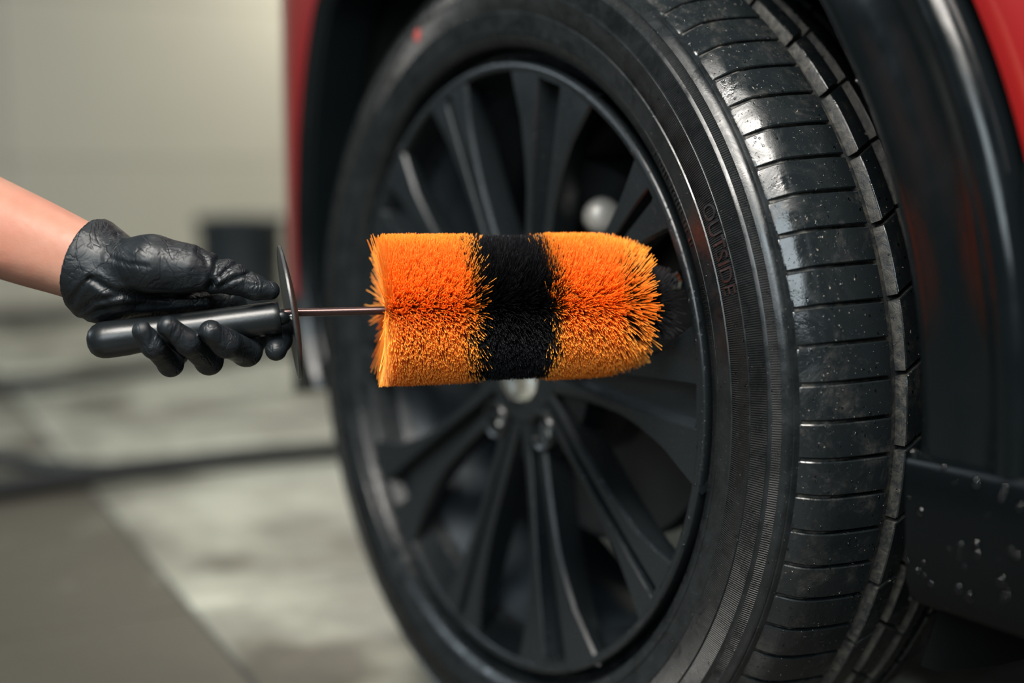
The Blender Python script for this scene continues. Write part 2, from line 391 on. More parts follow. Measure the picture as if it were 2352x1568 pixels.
# rows of small raised code marks near the bead, too small to read in the photograph
def ticks(name, r0, h, a0, a1, n):
    v = []; f = []
    for i in range(n):
        if rng.random() < .15: continue
        a = math.radians(a0 + (a1 - a0) * i / n); w = math.radians(abs(a1 - a0) / n * rng.uniform(.15, .3)); b = len(v)
        hh = h * rng.uniform(.4, 1); ro = r0 + (h - hh) * rng.random()
        for dy in (.0003, -.0006):
            for s_, rr in ((-1, ro), (1, ro), (1, ro + hh), (-1, ro + hh)):
                v.append((rr * math.cos(a + s_ * w), sidey(rr) + dy, rr * math.sin(a + s_ * w)))
        f += [(b, b + 3, b + 2, b + 1), (b + 4, b + 5, b + 6, b + 7)] + [(b + q_, b + (q_ + 1) % 4, b + 4 + (q_ + 1) % 4, b + 4 + q_) for q_ in range(4)]
    tag(mobj(name, np.array(v) + HUB, f, SIDE, tyre), kind='stuff')
ticks('moulded_code_marks', .2640, .0050, 18.5, 10, 26); ticks('moulded_code_marks', .2640, .0055, 40, 24, 22)
v = []; f = []
for i in range(20):
    t = 2 * PI * i / 20; r = .3010 + .0055 * math.sin(t); a = math.radians(110.6) + .0055 / .292 * math.cos(t); v.append((r * math.cos(a), sidey(r) - .0006, r * math.sin(a)))
tag(mobj('paint_dot', np.array(v) + HUB, [tuple(range(20))], PAINTDOT, tyre), 'small red paint dot on the black sidewall')

# ---- alloy wheel
fr = [(.2330, .060), (.2385, .024), (.2410, .008), (.2422, .0015), (.2428, .0004), (.2440, -.0002), (.2474, -.0008), (.2490, -.0003), (.2500, .0012), (.2498, .0050), (.2475, .0120), (.2440, .014), (.2425, .03),
      (.2300, .05), (.2250, .08), (.2250, .13), (.2400, .17), (.2480, .2), (.2480, .208), (.2420, .208), (.2360, .19), (.2340, .17), (.2180, .135), (.2180, .085)]
v, f, uv = lathe_y(fr, 256, close=True)
rim = mobj('alloy_wheel', v, f, WHEEL, car, True); sharp(rim, 40); rim.data.materials.append(BARREL)
kk = len(fr); mi = np.zeros(len(rim.data.polygons), np.int32)
for i in range(256):
    for q_ in range(12, kk): mi[i * kk + q_] = 1
rim.data.polygons.foreach_set('material_index', mi)
RS = np.array([.040, .055, .075, .10, .125, .15, .172, .188, .202, .214, .224, .232, .2375, .2410, .2440])
YF = np.interp(RS, [.04, .08, .12, .16, .20, .225, .244], [.0205, .0170, .0125, .0080, .0038, .0014, .0000])
def spoke(name, to, ti, rend, sd):
    v = []; f = []; K = 12
    for r, y in zip(RS, YF):
        o_ = float(np.interp(r, *to)); s_ = float(np.interp(r, *ti)); d = sd * min(1, max(0, (r - .045) / .02)) if r < rend else 0
        if r >= rend: s_ = s_ * 1.0
        c = .0022; dp = np.interp(r, [.04, .15, .244], [.034, .030, .026]); bw = .62
        half = [(o_ * bw, y + dp), (o_ * .93, y + .012), (o_, y + c * 1.1), (o_ - c, y + .0002), (s_ + .0012, y), (s_, y + min(d, .0012)), (s_ * .82, y + d)]
        row = [(-a, b) for a, b in half] + [(a, b) for a, b in half[::-1]]
        for t, yy in row: v.append((r, yy, t))
    K = 14
    for i in range(len(RS) - 1):
        for j in range(K - 1): f.append((i * K + j, i * K + j + 1, (i + 1) * K + j + 1, (i + 1) * K + j))
        f.append((i * K + K - 1, i * K, (i + 1) * K, (i + 1) * K + K - 1))
    f.append(tuple(range(K - 1, -1, -1))); e = (len(RS) - 1) * K; f.append(tuple(e + j for j in range(K)))
    o = mobj(name, v, f, WHEEL, rim); sharp(o, 22); o.location = HUB; return o
sa = spoke('spoke', ([.04, .075, .11, .15, .175, .203, .221, .234, .244], [.0175, .0165, .0170, .0205, .0265, .0365, .0470, .0545, .0600]), ([.04, .10, .15, .20, .231], [.0035, .0075, .0105, .0130, .0145]), .2376, .0130)
sb = spoke('spoke', ([.04, .075, .11, .15, .175, .203, .221, .234, .244], [.0120, .0115, .0115, .0125, .0150, .0195, .0245, .0290, .0325]), ([.04, .10, .15, .20, .228], [.0020, .0026, .0030, .0036, .0042]), .2376, .0120)
for s_, ph in ((sa, 0.5), (sb, 37.0)): ring_of(s_, 5, ph)
hubp = [(.0001, .030), (.030, .030), (.030, .0185), (.036, .0175), (.045, .0190), (.050, .026), (.082, .030), (.084, .05), (.0001, .05)]
v, f, _ = lathe_y(hubp, 64); sharp(mobj('hub', v, f, WHEEL, rim, True), 35)
for i in range(5):
    a = math.radians(90 + 72 * i); c = HUB + np.array([.060 * math.cos(a), 0, .060 * math.sin(a)])
    v, f, _ = lathe_y([(.0125, .031), (.0125, .0165), (.0150, .0150), (.0168, .0170), (.0175, .035)], 28, centre=c); sharp(mobj('lug_pocket', v, f, WHEEL, rim, True), 40)
    v, f, _ = lathe_y([(.0105, .034), (.0098, .025), (.0075, .0225), (.0001, .0218)], 6, centre=c); mobj('lug_nut', v, f, CHROME, rim)
v, f, _ = lathe_y([(.0001, .0065), (.008, .0068), (.016, .0085), (.022, .0120), (.0245, .0165), (.0265, .0185), (.0275, .0220)], 48, centre=HUB + np.array([0, 0, -.004])); mobj('centre_cap', v, f, CHROME, rim, True)
# valve stem
vs = at(1572, 640, .915); vd = at(1500, 655, .905) - vs
v, f = lathe_axis([(0, .0066), (.007, .0066), (.0075, .0055), (.0095, .0055)], vs, vd, 6); mobj('valve_nut', v, f, CHROME, rim)
v, f = lathe_axis([(.0095, .0040), (.026, .0040), (.0265, .0046), (.036, .0046), (.037, .0035)], vs, vd, 16); sharp(mobj('valve_stem', v, f, PLASTIC, rim))
# ---- brake
v, f, _ = lathe_y([(.0001, .085), (.075, .085), (.078, .105), (.158, .105), (.159, .107), (.159, .130), (.08, .130), (.0001, .14)], 96); sharp(mobj('brake_disc', v, f, STEEL, car, True), 30)
v = []; f = []
ca = [math.radians(x) for x in np.linspace(48, 108, 11)]
for a in ca:
    for r, y in ((.118, .072), (.150, .068), (.172, .076), (.178, .10), (.176, .140), (.120, .145), (.112, .11)): v.append((r * math.cos(a), y, r * math.sin(a)))
for i in range(10):
    for j in range(7): f.append((i * 7 + j, i * 7 + (j + 1) % 7, (i + 1) * 7 + (j + 1) % 7, (i + 1) * 7 + j))
f += [tuple(range(7)), tuple(70 + j for j in range(6, -1, -1))]
cp = mobj('brake_caliper', np.array(v) + HUB, f, LINER, car); sharp(cp, 30)
bc = at(1372, 500, 1.02); v, f = lathe_axis([(0, .012), (.004, .015), (.012, .016), (.018, .013), (.021, .006)], bc, -CF + CR * .3, 20); mobj('caliper_boot', v, f, CALIPER, cp, True)

# ---- bodywork around the arch
TH = np.array([-15, 0, 34, 60, 90, 110, 127, 137, 147, 158, 170, 180, 189.])
RI = np.array([.411, .406, .411, .425, .450, .468, .479, .479, .455, .431, .412, .395, .370])
CW = np.array([.070, .070, .074, .070, .060, .045, .025, .016, .016, .016, .016, .018, .020])
def Rin(t): return np.interp(t, TH, RI)
def Cw(t): return np.interp(t, TH, CW)
def bodyy(x, z):
    s = max(0., -x - .44); y = .02 + 4.2 * s * s
    return min(y, 1.2) + .06 * max(0, z - .25) ** 2
def arch_strip(name, sec, t0, t1, n, m, thick=None):
    """sec: [(radial offset, y offset)] functions of angle t"""
    v = []; f = []; T_ = np.linspace(t0, t1, n)
    for t in T_:
        a = math.radians(t); L = sec(t); K = len(L)
        for dr, dy in L:
            r = Rin(t) + dr; x, z = r * math.cos(a), r * math.sin(a); v.append((x, bodyy(x, z) + dy, z))
    for i in range(n - 1):
        for j in range(K - 1): f.append((i * K + j, (i + 1) * K + j, (i + 1) * K + j + 1, i * K + j + 1))
    o = mobj(name, np.array(v) + HUB, f, m, car, True); return sharp(o, 40)
def clad_sec(t):
    w = Cw(t); q = w / .07
    return [(.006, .055), (.002, .030), (0, .006), (.0015 * q, .0015), (.004 * q, -.0005), (.012 * q, -.0025), (.030 * q, -.0030), (.044 * q, -.0030), (.052 * q, -.0055), (.0580 * q, -.0095), (.0630 * q, -.0115), (.0680 * q, -.0105), (.0720 * q, -.0072), (.0750 * q, -.0020), (.0768 * q, .0035), (.0778 * q, .012), (.0785 * q, .018), (.086 * q, .020)]
arch_strip('arch_cladding', clad_sec, -.6, 190, 140, CLAD)
def red_sec(t):
    w = Cw(t) * 1.16
    return [(w, .030), (w + .0005, .004), (w + .0035, -.0005), (w + .010, -.0022), (w + .025, -.004)] + [(w + q, -.004 + .02 * max(0, q - .05)) for q in (.04, .055, .07, .09, .12, .16, .22, .30, .40, .52)]
arch_strip('fender', red_sec, 3.2, 176, 130, RED)
# dark bumper corner under the red on the far side and the liner inside the arch
arch_strip('bumper_corner', lambda t: [(Cw(t) * 1.1 + q, dy) for q, dy in ((0, .03), (.001, .002), (.006, -.001), (.02, -.002), (.05, -.002), (.1, 0), (.2, 0), (.35, 0), (.5, 0))], 176.4, 190, 14, CLAD)
def liner_sec(t): return [(.004, .050), (.012, .052), (.020, .10), (.026, .20), (.026, .34), (-.20, .345), (-.36, .345)]
v = []; f = []; T_ = np.linspace(-20, 200, 90)
for t in T_:
    a = math.radians(t); R_ = float(Rin(t))
    for dr, y in [(.004, .050), (.012, .056), (.022, .10), (.030, .20), (.030, .33), (-.20, .34), (-R_ + .02, .34)]:
        r = R_ + dr; x, z = r * math.cos(a), r * math.sin(a); v.append((x, y + max(0, bodyy(x, z) - .02) * (1 if y < .06 else .3), z))
for i in range(89):
    for j in range(6): f.append((i * 7 + j, (i + 1) * 7 + j, (i + 1) * 7 + j + 1, i * 7 + j + 1))
sharp(mobj('arch_liner', np.array(v) + HUB, f, LINER, car, True), 60)
# lower sill panel with its ledge, near side
def extrude_x(name, sec, x0, x1, m, n=2, par=car):
    v = []; f = []; K = len(sec)
    for x in np.linspace(x0, x1, n):
        for y, z in sec: v.append((x, y, z))
    for i in range(n - 1):
        for j in range(K): f.append((i * K + j, i * K + (j + 1) % K, (i + 1) * K + (j + 1) % K, (i + 1) * K + j))
    f += [tuple(range(K)), tuple((n - 1) * K + j for j in range(K - 1, -1, -1))]
    return sharp(mobj(name, np.array(v) + HUB, f, m, par, True), 25)
extrude_x('sill_panel', [(.060, -.001), (.026, -.001), (.016, -.0030), (.011, -.0055), (.0095, -.009), (.010, -.030), (.012, -.075), (.018, -.090), (.040, -.100), (.3, -.104), (.3, -.001)], .407, 2.4, SILL, 6)
extrude_x('side_cladding', [(.060, .004), (.020, .004), (.017, .010), (.017, .16), (.060, .16)], .470, 2.4, CLAD, 4)
extrude_x('door', [(.060, .17), (.016, .17), (.010, .19), (.005, .30), (.004, .42), (.03, .60), (.3, .66), (.3, .17)], .93, 2.4, RED, 4)
v, f = boxv(-.70, 2.4, .36, 1.55, .24, .62); sharp(mobj('underbody', v, f, LINER, car))
v, f = boxv(.42, 2.4, .09, .36, .245, .36); sharp(mobj('sill_underside', v, f, LINER, car))
# ------------------------------------------------------------------ brush
BA = at(665, 718, .820); B1 = at(1450, 699, .8625); bd = B1 - BA; bd /= np.linalg.norm(bd)
def sx(px):                                                  # distance along the rod whose image column is px
    lo, hi = -.2, .5
    for _ in range(50):
        m_ = (lo + hi) / 2; q = BA + bd * m_ - CAMP
        if 1176 + FPX * (q @ CR) / (q @ CF) < px: lo = m_
        else: hi = m_
    return lo
HR = at(640, 729, .8195); HL = at(245, 780, .803); hd = HL - HR; hl = np.linalg.norm(hd); hd /= hl
brush = root('wheel_brush', tuple(HL), 'wheel cleaning brush with orange and black bristle bands held against the wheel', 'brush')
v, f = lathe_axis([(-.0012, .0060), (-.0010, .0098), (.0003, .0104), (.003, .0107), (.02, .0108), (.05, .0108), (.09, .0112), (hl - .012, .0118), (hl, .0119), (hl + .004, .0114), (hl + .0075, .0099), (hl + .0102, .0074), (hl + .0117, .0040), (hl + .0122, .0008)], HR, hd, 40)
sharp(mobj('handle', v, f, PLASTIC, brush, True), 50)
v, f = lathe_axis([(-.0075, .0022), (-.006, .0042), (-.003, .0052), (-.001, .0052)], HR, hd, 20); sharp(mobj('handle_collar', v, f, PLASTIC, brush))
v, f = lathe_axis([(-.0105, .0015), (-.0095, .0030), (-.0070, .0030), (-.0062, .0015)], HR, hd, 18); mobj('ferrule', v, f, CHROME, brush, True)
GC = BA; gprof = []
for r in np.linspace(.0008, .0435, 12): gprof.append((.0042 * (1 - (r / .0435) ** 2) + .0000, r))
gout = [(s_ + .0020, r) for s_, r in gprof]; ring = gout + [(.0015, .0440), (.0003, .0440)] + [(s_ , r) for s_, r in gprof[::-1]]
gd = CR * .955 + CU * .155 + CF * .215
v, f = lathe_axis(ring, GC - gd * .001, gd, 72); sharp(mobj('guard', v, f, DISC, brush, True), 40)
s1 = sx(868)
v, f = tube([HR - hd * .004, BA - bd * .002, BA + bd * .03, BA + bd * (s1 + .1), BA + bd * (s1 + .19)], .00285, 14); mobj('rod', v, f, ROD, brush, True)
na = np.cross(bd, UP); na /= np.linalg.norm(na); nb = np.cross(bd, na)
def bristles(name, s0_, s1_, R0, R1, n, m, lean0, lean1, wid, label, taper=0.):
    u = rng.random(n); th = rng.random(n) * 2 * PI
    # tufts twisted into the wire: neighbours share a direction
    tuft = (np.floor(u * 46) * 7 + np.floor(th / (2 * PI) * 26)).astype(int); jt = np.sin(tuft * 12.9898) * 43758.5453; jt -= np.floor(jt)
    jt2 = np.sin(tuft * 78.233) * 12543.123; jt2 -= np.floor(jt2)
    s = s0_ + (s1_ - s0_) * u
    R = (R0 + (R1 - R0) * u) * (1 - .035 * rng.random(n) ** 1.5) * (1 - taper * np.clip((u - .72) / .28, 0, 1) ** 2)
    lean = (lean0 * np.clip(1 - u / .10, 0, 1) ** 1.2 + lean1 * np.clip((u - .80) / .20, 0, 1) ** 1.3) + (jt - .5) * .10 + rng.normal(0, .045, n)
    sw = (jt2 - .5) * .16 + rng.normal(0, .06, n)
    rd = np.cos(th)[:, None] * na + np.sin(th)[:, None] * nb; td = -np.sin(th)[:, None] * na + np.cos(th)[:, None] * nb
    base = BA + bd * s[:, None] + rd * .002
    dirv = rd * np.cos(lean)[:, None] + bd * np.sin(lean)[:, None]
    L = R / np.maximum(.75, np.cos(lean * .8))
    kx = rng.normal(0, .07, n)
    K = 4; V = []
    a1_ = td; a2_ = np.cross(dirv, td)
    for q in range(K):
        t = q / (K - 1)
        c = base + dirv * (L * t)[:, None] + td * (sw * L * t * t)[:, None] + bd * (kx * L * t * t)[:, None]
        w = wid * (1.0 - .25 * t)
        for g in range(3):
            an = 2 * PI * g / 3; V.append(c + (a1_ * math.cos(an) + a2_ * math.sin(an)) * w)
    V = np.stack(V, 1).reshape(-1, 3); b = np.arange(n)[:, None] * (3 * K); F = []
    for q in range(K - 1):
        for g in range(3): F.append(np.stack([b[:, 0] + q * 3 + g, b[:, 0] + q * 3 + (g + 1) % 3, b[:, 0] + (q + 1) * 3 + (g + 1) % 3, b[:, 0] + (q + 1) * 3 + g], 1))
    F.append(np.stack([b[:, 0] + 3 * K - 3, b[:, 0] + 3 * K - 2, b[:, 0] + 3 * K - 1, b[:, 0] + 3 * K - 1], 1))
    F = np.concatenate(F[:-1])
    o = fast(name, V, F, m, brush, False); tag(o, label, kind='stuff'); return o
a_, b_, c_, d_, e_ = sx(884), sx(1062), sx(1254), sx(1412), sx(1482)
bristles('bristle_band', a_, b_, .0485, .0480, 15000, OR, .02, .08, .00033, 'orange bristles beside the rod, nearest the handle')
bristles('bristle_band', b_, c_, .0468, .0465, 12500, BK, .02, .06, .00030, 'black bristles in the middle of the brush')
bristles('bristle_band', c_, d_, .0480, .0470, 13500, OR, -.02, .42, .00033, 'orange bristles towards the tip of the brush', .15)
bristles('bristle_band', d_, e_, .0400, .0240, 6000, BK, .15, .70, .00030, 'black bristles at the tip, inside the wheel')

# ------------------------------------------------------------------ gloved hand and forearm
def surface_nets(V, org, h):
    ins = V < 0; nx, ny, nz = V.shape
    cnt = np.zeros((nx - 1, ny - 1, nz - 1)); acc = np.zeros((nx - 1, ny - 1, nz - 1, 3))
    def sl(a, b, c): return V[a:nx - 1 + a, b:ny - 1 + b, c:nz - 1 + c]
    C = [(0, 0, 0), (1, 0, 0), (0, 1, 0), (1, 1, 0), (0, 0, 1), (1, 0, 1), (0, 1, 1), (1, 1, 1)]
    for i, a in enumerate(C):
        for b in C[i + 1:]:
            if sum(abs(p - q) for p, q in zip(a, b)) != 1: continue
            va, vb = sl(*a), sl(*b); x = (va < 0) != (vb < 0); t = np.where(x, va / np.where(x, va - vb, 1), 0)
            for k_ in range(3): acc[..., k_] += np.where(x, a[k_] + t * (b[k_] - a[k_]), 0)
            cnt += x
    idx = -np.ones(cnt.shape, int); m = cnt > 0; idx[m] = np.arange(m.sum())
    P = acc[m] / cnt[m][:, None] + np.argwhere(m); F = []
    for ax in range(3):
        a = [slice(1, -1)] * 3; a[ax] = slice(0, V.shape[ax] - 1); b = list(a); b[ax] = slice(1, V.shape[ax])
        A, B = ins[tuple(a)], ins[tuple(b)]; X = np.argwhere(A != B); s_ = A[A != B]
        X = X + [0 if q == ax else 1 for q in range(3)]
        u_, w_ = [(1, 2), (2, 0), (0, 1)][ax]; eu = np.eye(3, dtype=int)[u_]; ew = np.eye(3, dtype=int)[w_]
        q0, q1, q2, q3 = X - eu - ew, X - ew, X, X - eu
        ii = [idx[tuple(q.T)] for q in (q0, q1, q2, q3)]; f1 = np.stack(ii, 1); f1[~s_] = f1[~s_][:, ::-1]; F.append(f1)
    return P * h + org, np.concatenate(F)
def smin(a, b, k):
    h = np.clip(.5 + .5 * (b - a) / k, 0, 1); return b + (a - b) * h - k * h * (1 - h)
def cone(P, a, b, ra, rb):
    ab = b - a; t = np.clip(((P - a) @ ab) / (ab @ ab), 0, 1); return np.linalg.norm(P - a - t[:, None] * ab, axis=1) - (ra + (rb - ra) * t)
def chain(P, pts, k):
    d = None
    for (x0, y0, d0, r0), (x1, y1, d1, r1) in zip(pts[:-1], pts[1:]):
        c = cone(P, at(x0, y0, d0), at(x1, y1, d1), r0 * d0 / FPX, r1 * d1 / FPX); d = c if d is None else smin(d, c, k)
    return d
def mesh_sdf(fn, lo, hi, h):
    """fn on a grid laid along world axes"""
    n = [int((b - a) / h) + 1 for a, b in zip(lo, hi)]
    X = np.stack(np.meshgrid(*[lo[i] + np.arange(n[i]) * h for i in range(3)], indexing='ij'), -1).reshape(-1, 3)
    V = np.empty(len(X))
    for s_ in range(0, len(X), 400000): V[s_:s_ + 400000] = fn(X[s_:s_ + 400000])
    return surface_nets(V.reshape(n), np.array(lo), h)
PALM = [  # palm body behind and above the handle, wrist to knuckles
    [(205, 655, .815, 62), (300, 650, .826, 62), (420, 665, .838, 52), (520, 690, .846, 42)],
    [(215, 690, .822, 48), (320, 720, .842, 46), (430, 740, .850, 42), (560, 740, .854, 34)]]
THENAR = [(262, 606, .803, 58), (350, 606, .797, 60), (430, 618, .799, 50), (478, 632, .803, 40)]
THUMB = [(478, 622, .803, 40), (530, 638, .806, 36), (585, 660, .809, 27), (621, 667, .812, 22)]
HEEL = [(190, 650, .812, 52), (235, 700, .812, 40), (330, 690, .815, 30), (470, 690, .822, 20)]
FING = [
    [(380, 745, .852, 27), (402, 812, .838, 28), (392, 836, .812, 27), (352, 795, .786, 25.5), (327, 760, .780, 24)],
    [(455, 735, .856, 29), (492, 800, .846, 30), (480, 829, .818, 30), (432, 786, .789, 28), (386, 750, .780, 25.5)],
    [(545, 730, .858, 31), (580, 780, .850, 31), (566, 806, .822, 34), (520, 788, .796, 31), (484, 762, .786, 28)],
    [(590, 725, .862, 27), (645, 748, .850, 27), (641, 780, .832, 28), (634, 804, .820, 25)]]
CREASE = [  # folds of the glove (image columns/rows), depth of the fold in metres, half width in px
    ([(480, 655), (492, 630), (497, 600), (510, 590)], .0030, 7), ([(486, 652), (520, 622), (548, 602)], .0022, 5), ([(500, 660), (540, 640), (572, 628)], .0018, 5),
    ([(210, 640), (260, 670), (330, 680), (400, 684), (470, 672), (488, 655)], .0030, 8), ([(165, 690), (185, 660), (205, 640)], .0020, 6),
    ([(185, 735), (225, 712), (300, 700), (380, 700), (470, 690)], .0018, 6), ([(180, 720), (215, 690), (270, 682)], .0018, 6), ([(250, 590), (290, 605), (340, 612)], .0010, 5),
    ([(268, 540), (285, 575), (300, 590)], .0012, 5), ([(455, 575), (475, 600), (482, 640)], .0014, 6), ([(560, 632), (590, 640), (620, 645)], .0010, 4), ([(575, 655), (605, 652)], .0008, 4),
    ([(405, 755), (392, 775), (372, 795)], .0008, 4), ([(345, 745), (352, 770), (345, 790)], .0010, 4), ([(460, 775), (500, 800), (530, 815)], .0009, 5), ([(505, 745), (520, 770), (540, 790)], .0008, 4), ([(370, 770), (400, 800)], .0009, 4)]
def projpx(P):
    q = P - CAMP; w = q @ CF; return 1176 + FPX * (q @ CR) / w, 784 - FPX * (q @ CU) / w, w
def hand(P):
    d = chain(P, PALM[0], .006); d = smin(d, chain(P, PALM[1], .006), .010)
    d = smin(d, chain(P, THENAR, .010), .014)
    d = smin(d, chain(P, THUMB, .004), .004)
    d = smin(d, chain(P, HEEL, .005), .006)
    fd = None
    for c in FING:
        x = chain(P, c, .004); fd = x if fd is None else smin(fd, x, .0012)
    d = smin(d, fd, .004)
    # cuff: short sleeve of glove around the wrist
    d = smin(d, cone(P, at(203, 604, .815), at(262, 636, .813), .0305, .0270), .004)
    # cut square at the cuff
    n = at(262, 628, .812) - at(198, 605, .815); n /= np.linalg.norm(n)
    d = np.maximum(d, -((P - at(198, 607, .815)) @ n) + .0000)
    # hand never enters the handle
    ab = HL - HR; t = np.clip(((P - HR) @ ab) / (ab @ ab), -.05, 1.1); hh = np.linalg.norm(P - HR - t[:, None] * ab, axis=1) - .0110
    d = np.maximum(d, -hh)
    px, py, w = projpx(P)
    m = np.abs(d) < .006
    if m.any():
        pts = np.stack([px[m], py[m]], 1); dz = np.zeros(len(pts))
        for line, amp, wd_ in CREASE:
            best = np.full(len(pts), 1e9)
            for a, b in zip(line[:-1], line[1:]):
                a = np.array(a, float); b = np.array(b, float); ab_ = b - a; t = np.clip(((pts - a) @ ab_) / (ab_ @ ab_), 0, 1)
                best = np.minimum(best, np.linalg.norm(pts - a - t[:, None] * ab_, axis=1))
            dz += .62 * amp * (np.exp(-(best / wd_) ** 2) - .35 * np.exp(-((best - 2 * wd_) / wd_) ** 2))
        dz *= np.clip((.835 - w[m]) / .02, 0, 1)
        d[m] += dz
    return d
corners = np.array([at(x, y, z) for x in (110, 690) for y in (505, 885) for z in (.76, .89)])
V_, F_ = mesh_sdf(hand, corners.min(0), corners.max(0), .00095)
person = root('person', tuple(at(-450, 420, .86)), 'person reaching in from the left, bare forearm, black glove gripping the brush handle', 'person')
# smooth the net a little
nb_ = np.zeros((len(V_), 3)); ct = np.zeros(len(V_))
for it in range(2):
    nb_[:] = 0; ct[:] = 0
    for a, b in ((0, 1), (1, 2), (2, 3), (3, 0)):
        np.add.at(nb_, F_[:, a], V_[F_[:, b]]); np.add.at(nb_, F_[:, b], V_[F_[:, a]]); np.add.at(ct, F_[:, a], 1); np.add.at(ct, F_[:, b], 1)
    V_ = V_ * .5 + .5 * nb_ / np.maximum(ct, 1)[:, None]
gl = fast('glove', V_, F_, GLOVE, person); tag(gl, 'black rubber glove curled around the brush handle')
# rolled cuff edge
def ring_pts(c, ax, ru, rv, up, n=48):
    ax = ax / np.linalg.norm(ax); a = up - ax * (up @ ax); a /= np.linalg.norm(a); b = np.cross(ax, a)
    return [c + a * ru * math.cos(2 * PI * i / n) + b * rv * math.sin(2 * PI * i / n) for i in range(n)]
# forearm: rings (px, py, depth, half height px, depth half)
AR = [(-900, 130, .95, 150, .048), (-700, 240, .92, 150, .046), (-450, 350, .88, 138, .042), (-200, 448, .85, 126, .037), (0, 527, .832, 108, .032), (90, 563, .824, 101, .029), (150, 586, .819, 93, .0268), (200, 606, .815, 89, .0250), (240, 622, .813, 84, .0240), (290, 640, .815, 70, .022)]
v = []; f = []; n = 40
C_ = [at(a, b, c) for a, b, c, _, _ in AR]
for i, (a, b, c, hp, dh) in enumerate(AR):
    ax = C_[min(i + 1, len(C_) - 1)] - C_[max(i - 1, 0)]; ax /= np.linalg.norm(ax)
    hu = hp * c / FPX
    a1_ = CU - ax * (CU @ ax); a1_ /= np.linalg.norm(a1_); b1_ = np.cross(ax, a1_)
    for j in range(n):
        t = 2 * PI * j / n; ct_, st_ = math.cos(t), math.sin(t)
        p = 2.3; r_ = (abs(ct_) ** p + abs(st_) ** p) ** (-1 / p)
        bumpy = 1 + .03 * math.exp(-((t - 4.9) / .18) ** 2) + .025 * math.exp(-((t - 4.3) / .15) ** 2)
        v.append(C_[i] + a1_ * hu * ct_ * r_ * bumpy + b1_ * dh * st_ * r_ * bumpy)
for i in range(len(AR) - 1):
    for j in range(n): f.append((i * n + j, i * n + (j + 1) % n, (i + 1) * n + (j + 1) % n, (i + 1) * n + j))
f += [tuple(range(n - 1, -1, -1)), tuple((len(AR) - 1) * n + j for j in range(n))]
arm = mobj('forearm', v, f, SKIN, person, True)
ss = arm.modifiers.new('s', 'SUBSURF'); ss.levels = 2; ss.render_levels = 2

# ------------------------------------------------------------------ bucket, hoses, twig
def onfloor(px, py, z=.0):
    q = CF + CR * (px - 1176) / FPX - CU * (py - 784) / FPX; t = (z - CAMP[2]) / q[2]; return CAMP + q * t
bq = at(556, 600, 4.35); bq[2] = 0
bk = root('bucket', tuple(bq), 'round black plastic bucket with a ribbed rim standing by the wall behind the gloved hand', 'bucket')
hB = .415
def lz(pr, c, n=48):
    v = []; f = []
    for r, z in pr:
        for j in range(n): v.append((c[0] + r * math.cos(2 * PI * j / n), c[1] + r * math.sin(2 * PI * j / n), z))
    for i in range(len(pr) - 1):
        for j in range(n): f.append((i * n + j, i * n + (j + 1) % n, (i + 1) * n + (j + 1) % n, (i + 1) * n + j))
    return v, f
pr = [(.001, .0), (.118, .0), (.122, .005), (.138, .26)] + [(q, z) for z in (.28, .31, .34) for q, z in ((.140, z), (.149, z + .002), (.149, z + .006), (.1405, z + .008))] + [(.141, .375), (.154, .385), (.156, .41), (.150, hB), (.146, .41), (.142, .3), (.125, .02), (.001, .02)]
v, f = lz(pr, bq); sharp(mobj('bucket_body', v, f, BUCKET, bk, True), 40)
v, f = tube([bq + np.array([0, -.155, .39]), bq + np.array([.05, -.11, .335]), bq + np.array([.075, 0, .305]), bq + np.array([.05, .11, .335]), bq + np.array([0, .155, .39])], .003, 8); mobj('bucket_handle', v, f, STEEL, bk, True)
def hose(pts, rad, label):
    P = [onfloor(x, y, rad) + np.array([0, 0, 0]) for x, y in pts]
    v, f = tube(P, rad, 12, 10); o = mobj('hose', v, f, HOSE, None, True); tag(o, label, 'hose', 'hoses on the tiled floor'); return o
hose([(-500, 1185), (-200, 1150), (0, 1122), (200, 1093), (400, 1068), (600, 1047), (775, 1030), (1000, 1002)], .0185, 'thick black hose across the floor, nearest to the camera')
hose([(-500, 985), (-150, 1030), (0, 1052), (110, 1068), (240, 1074), (400, 1058), (600, 1036), (775, 1022), (1000, 990)], .012, 'thinner black hose that joins and runs beside the nearest thick hose')
hose([(-400, 915), (-100, 893), (0, 884), (110, 876), (300, 848), (500, 822), (700, 790), (900, 760)], .022, 'black hose lying farthest back on the floor towards the wall')
v, f = tube([at(1800, 815, .779), at(1812, 821, .777), at(1826, 823, .776), at(1838, 828, .7765)], .0006, 6); tag(mobj('twig', v, f, TWIG, None, True), 'tiny dry brown twig stuck on the shoulder of the tyre', 'twig')

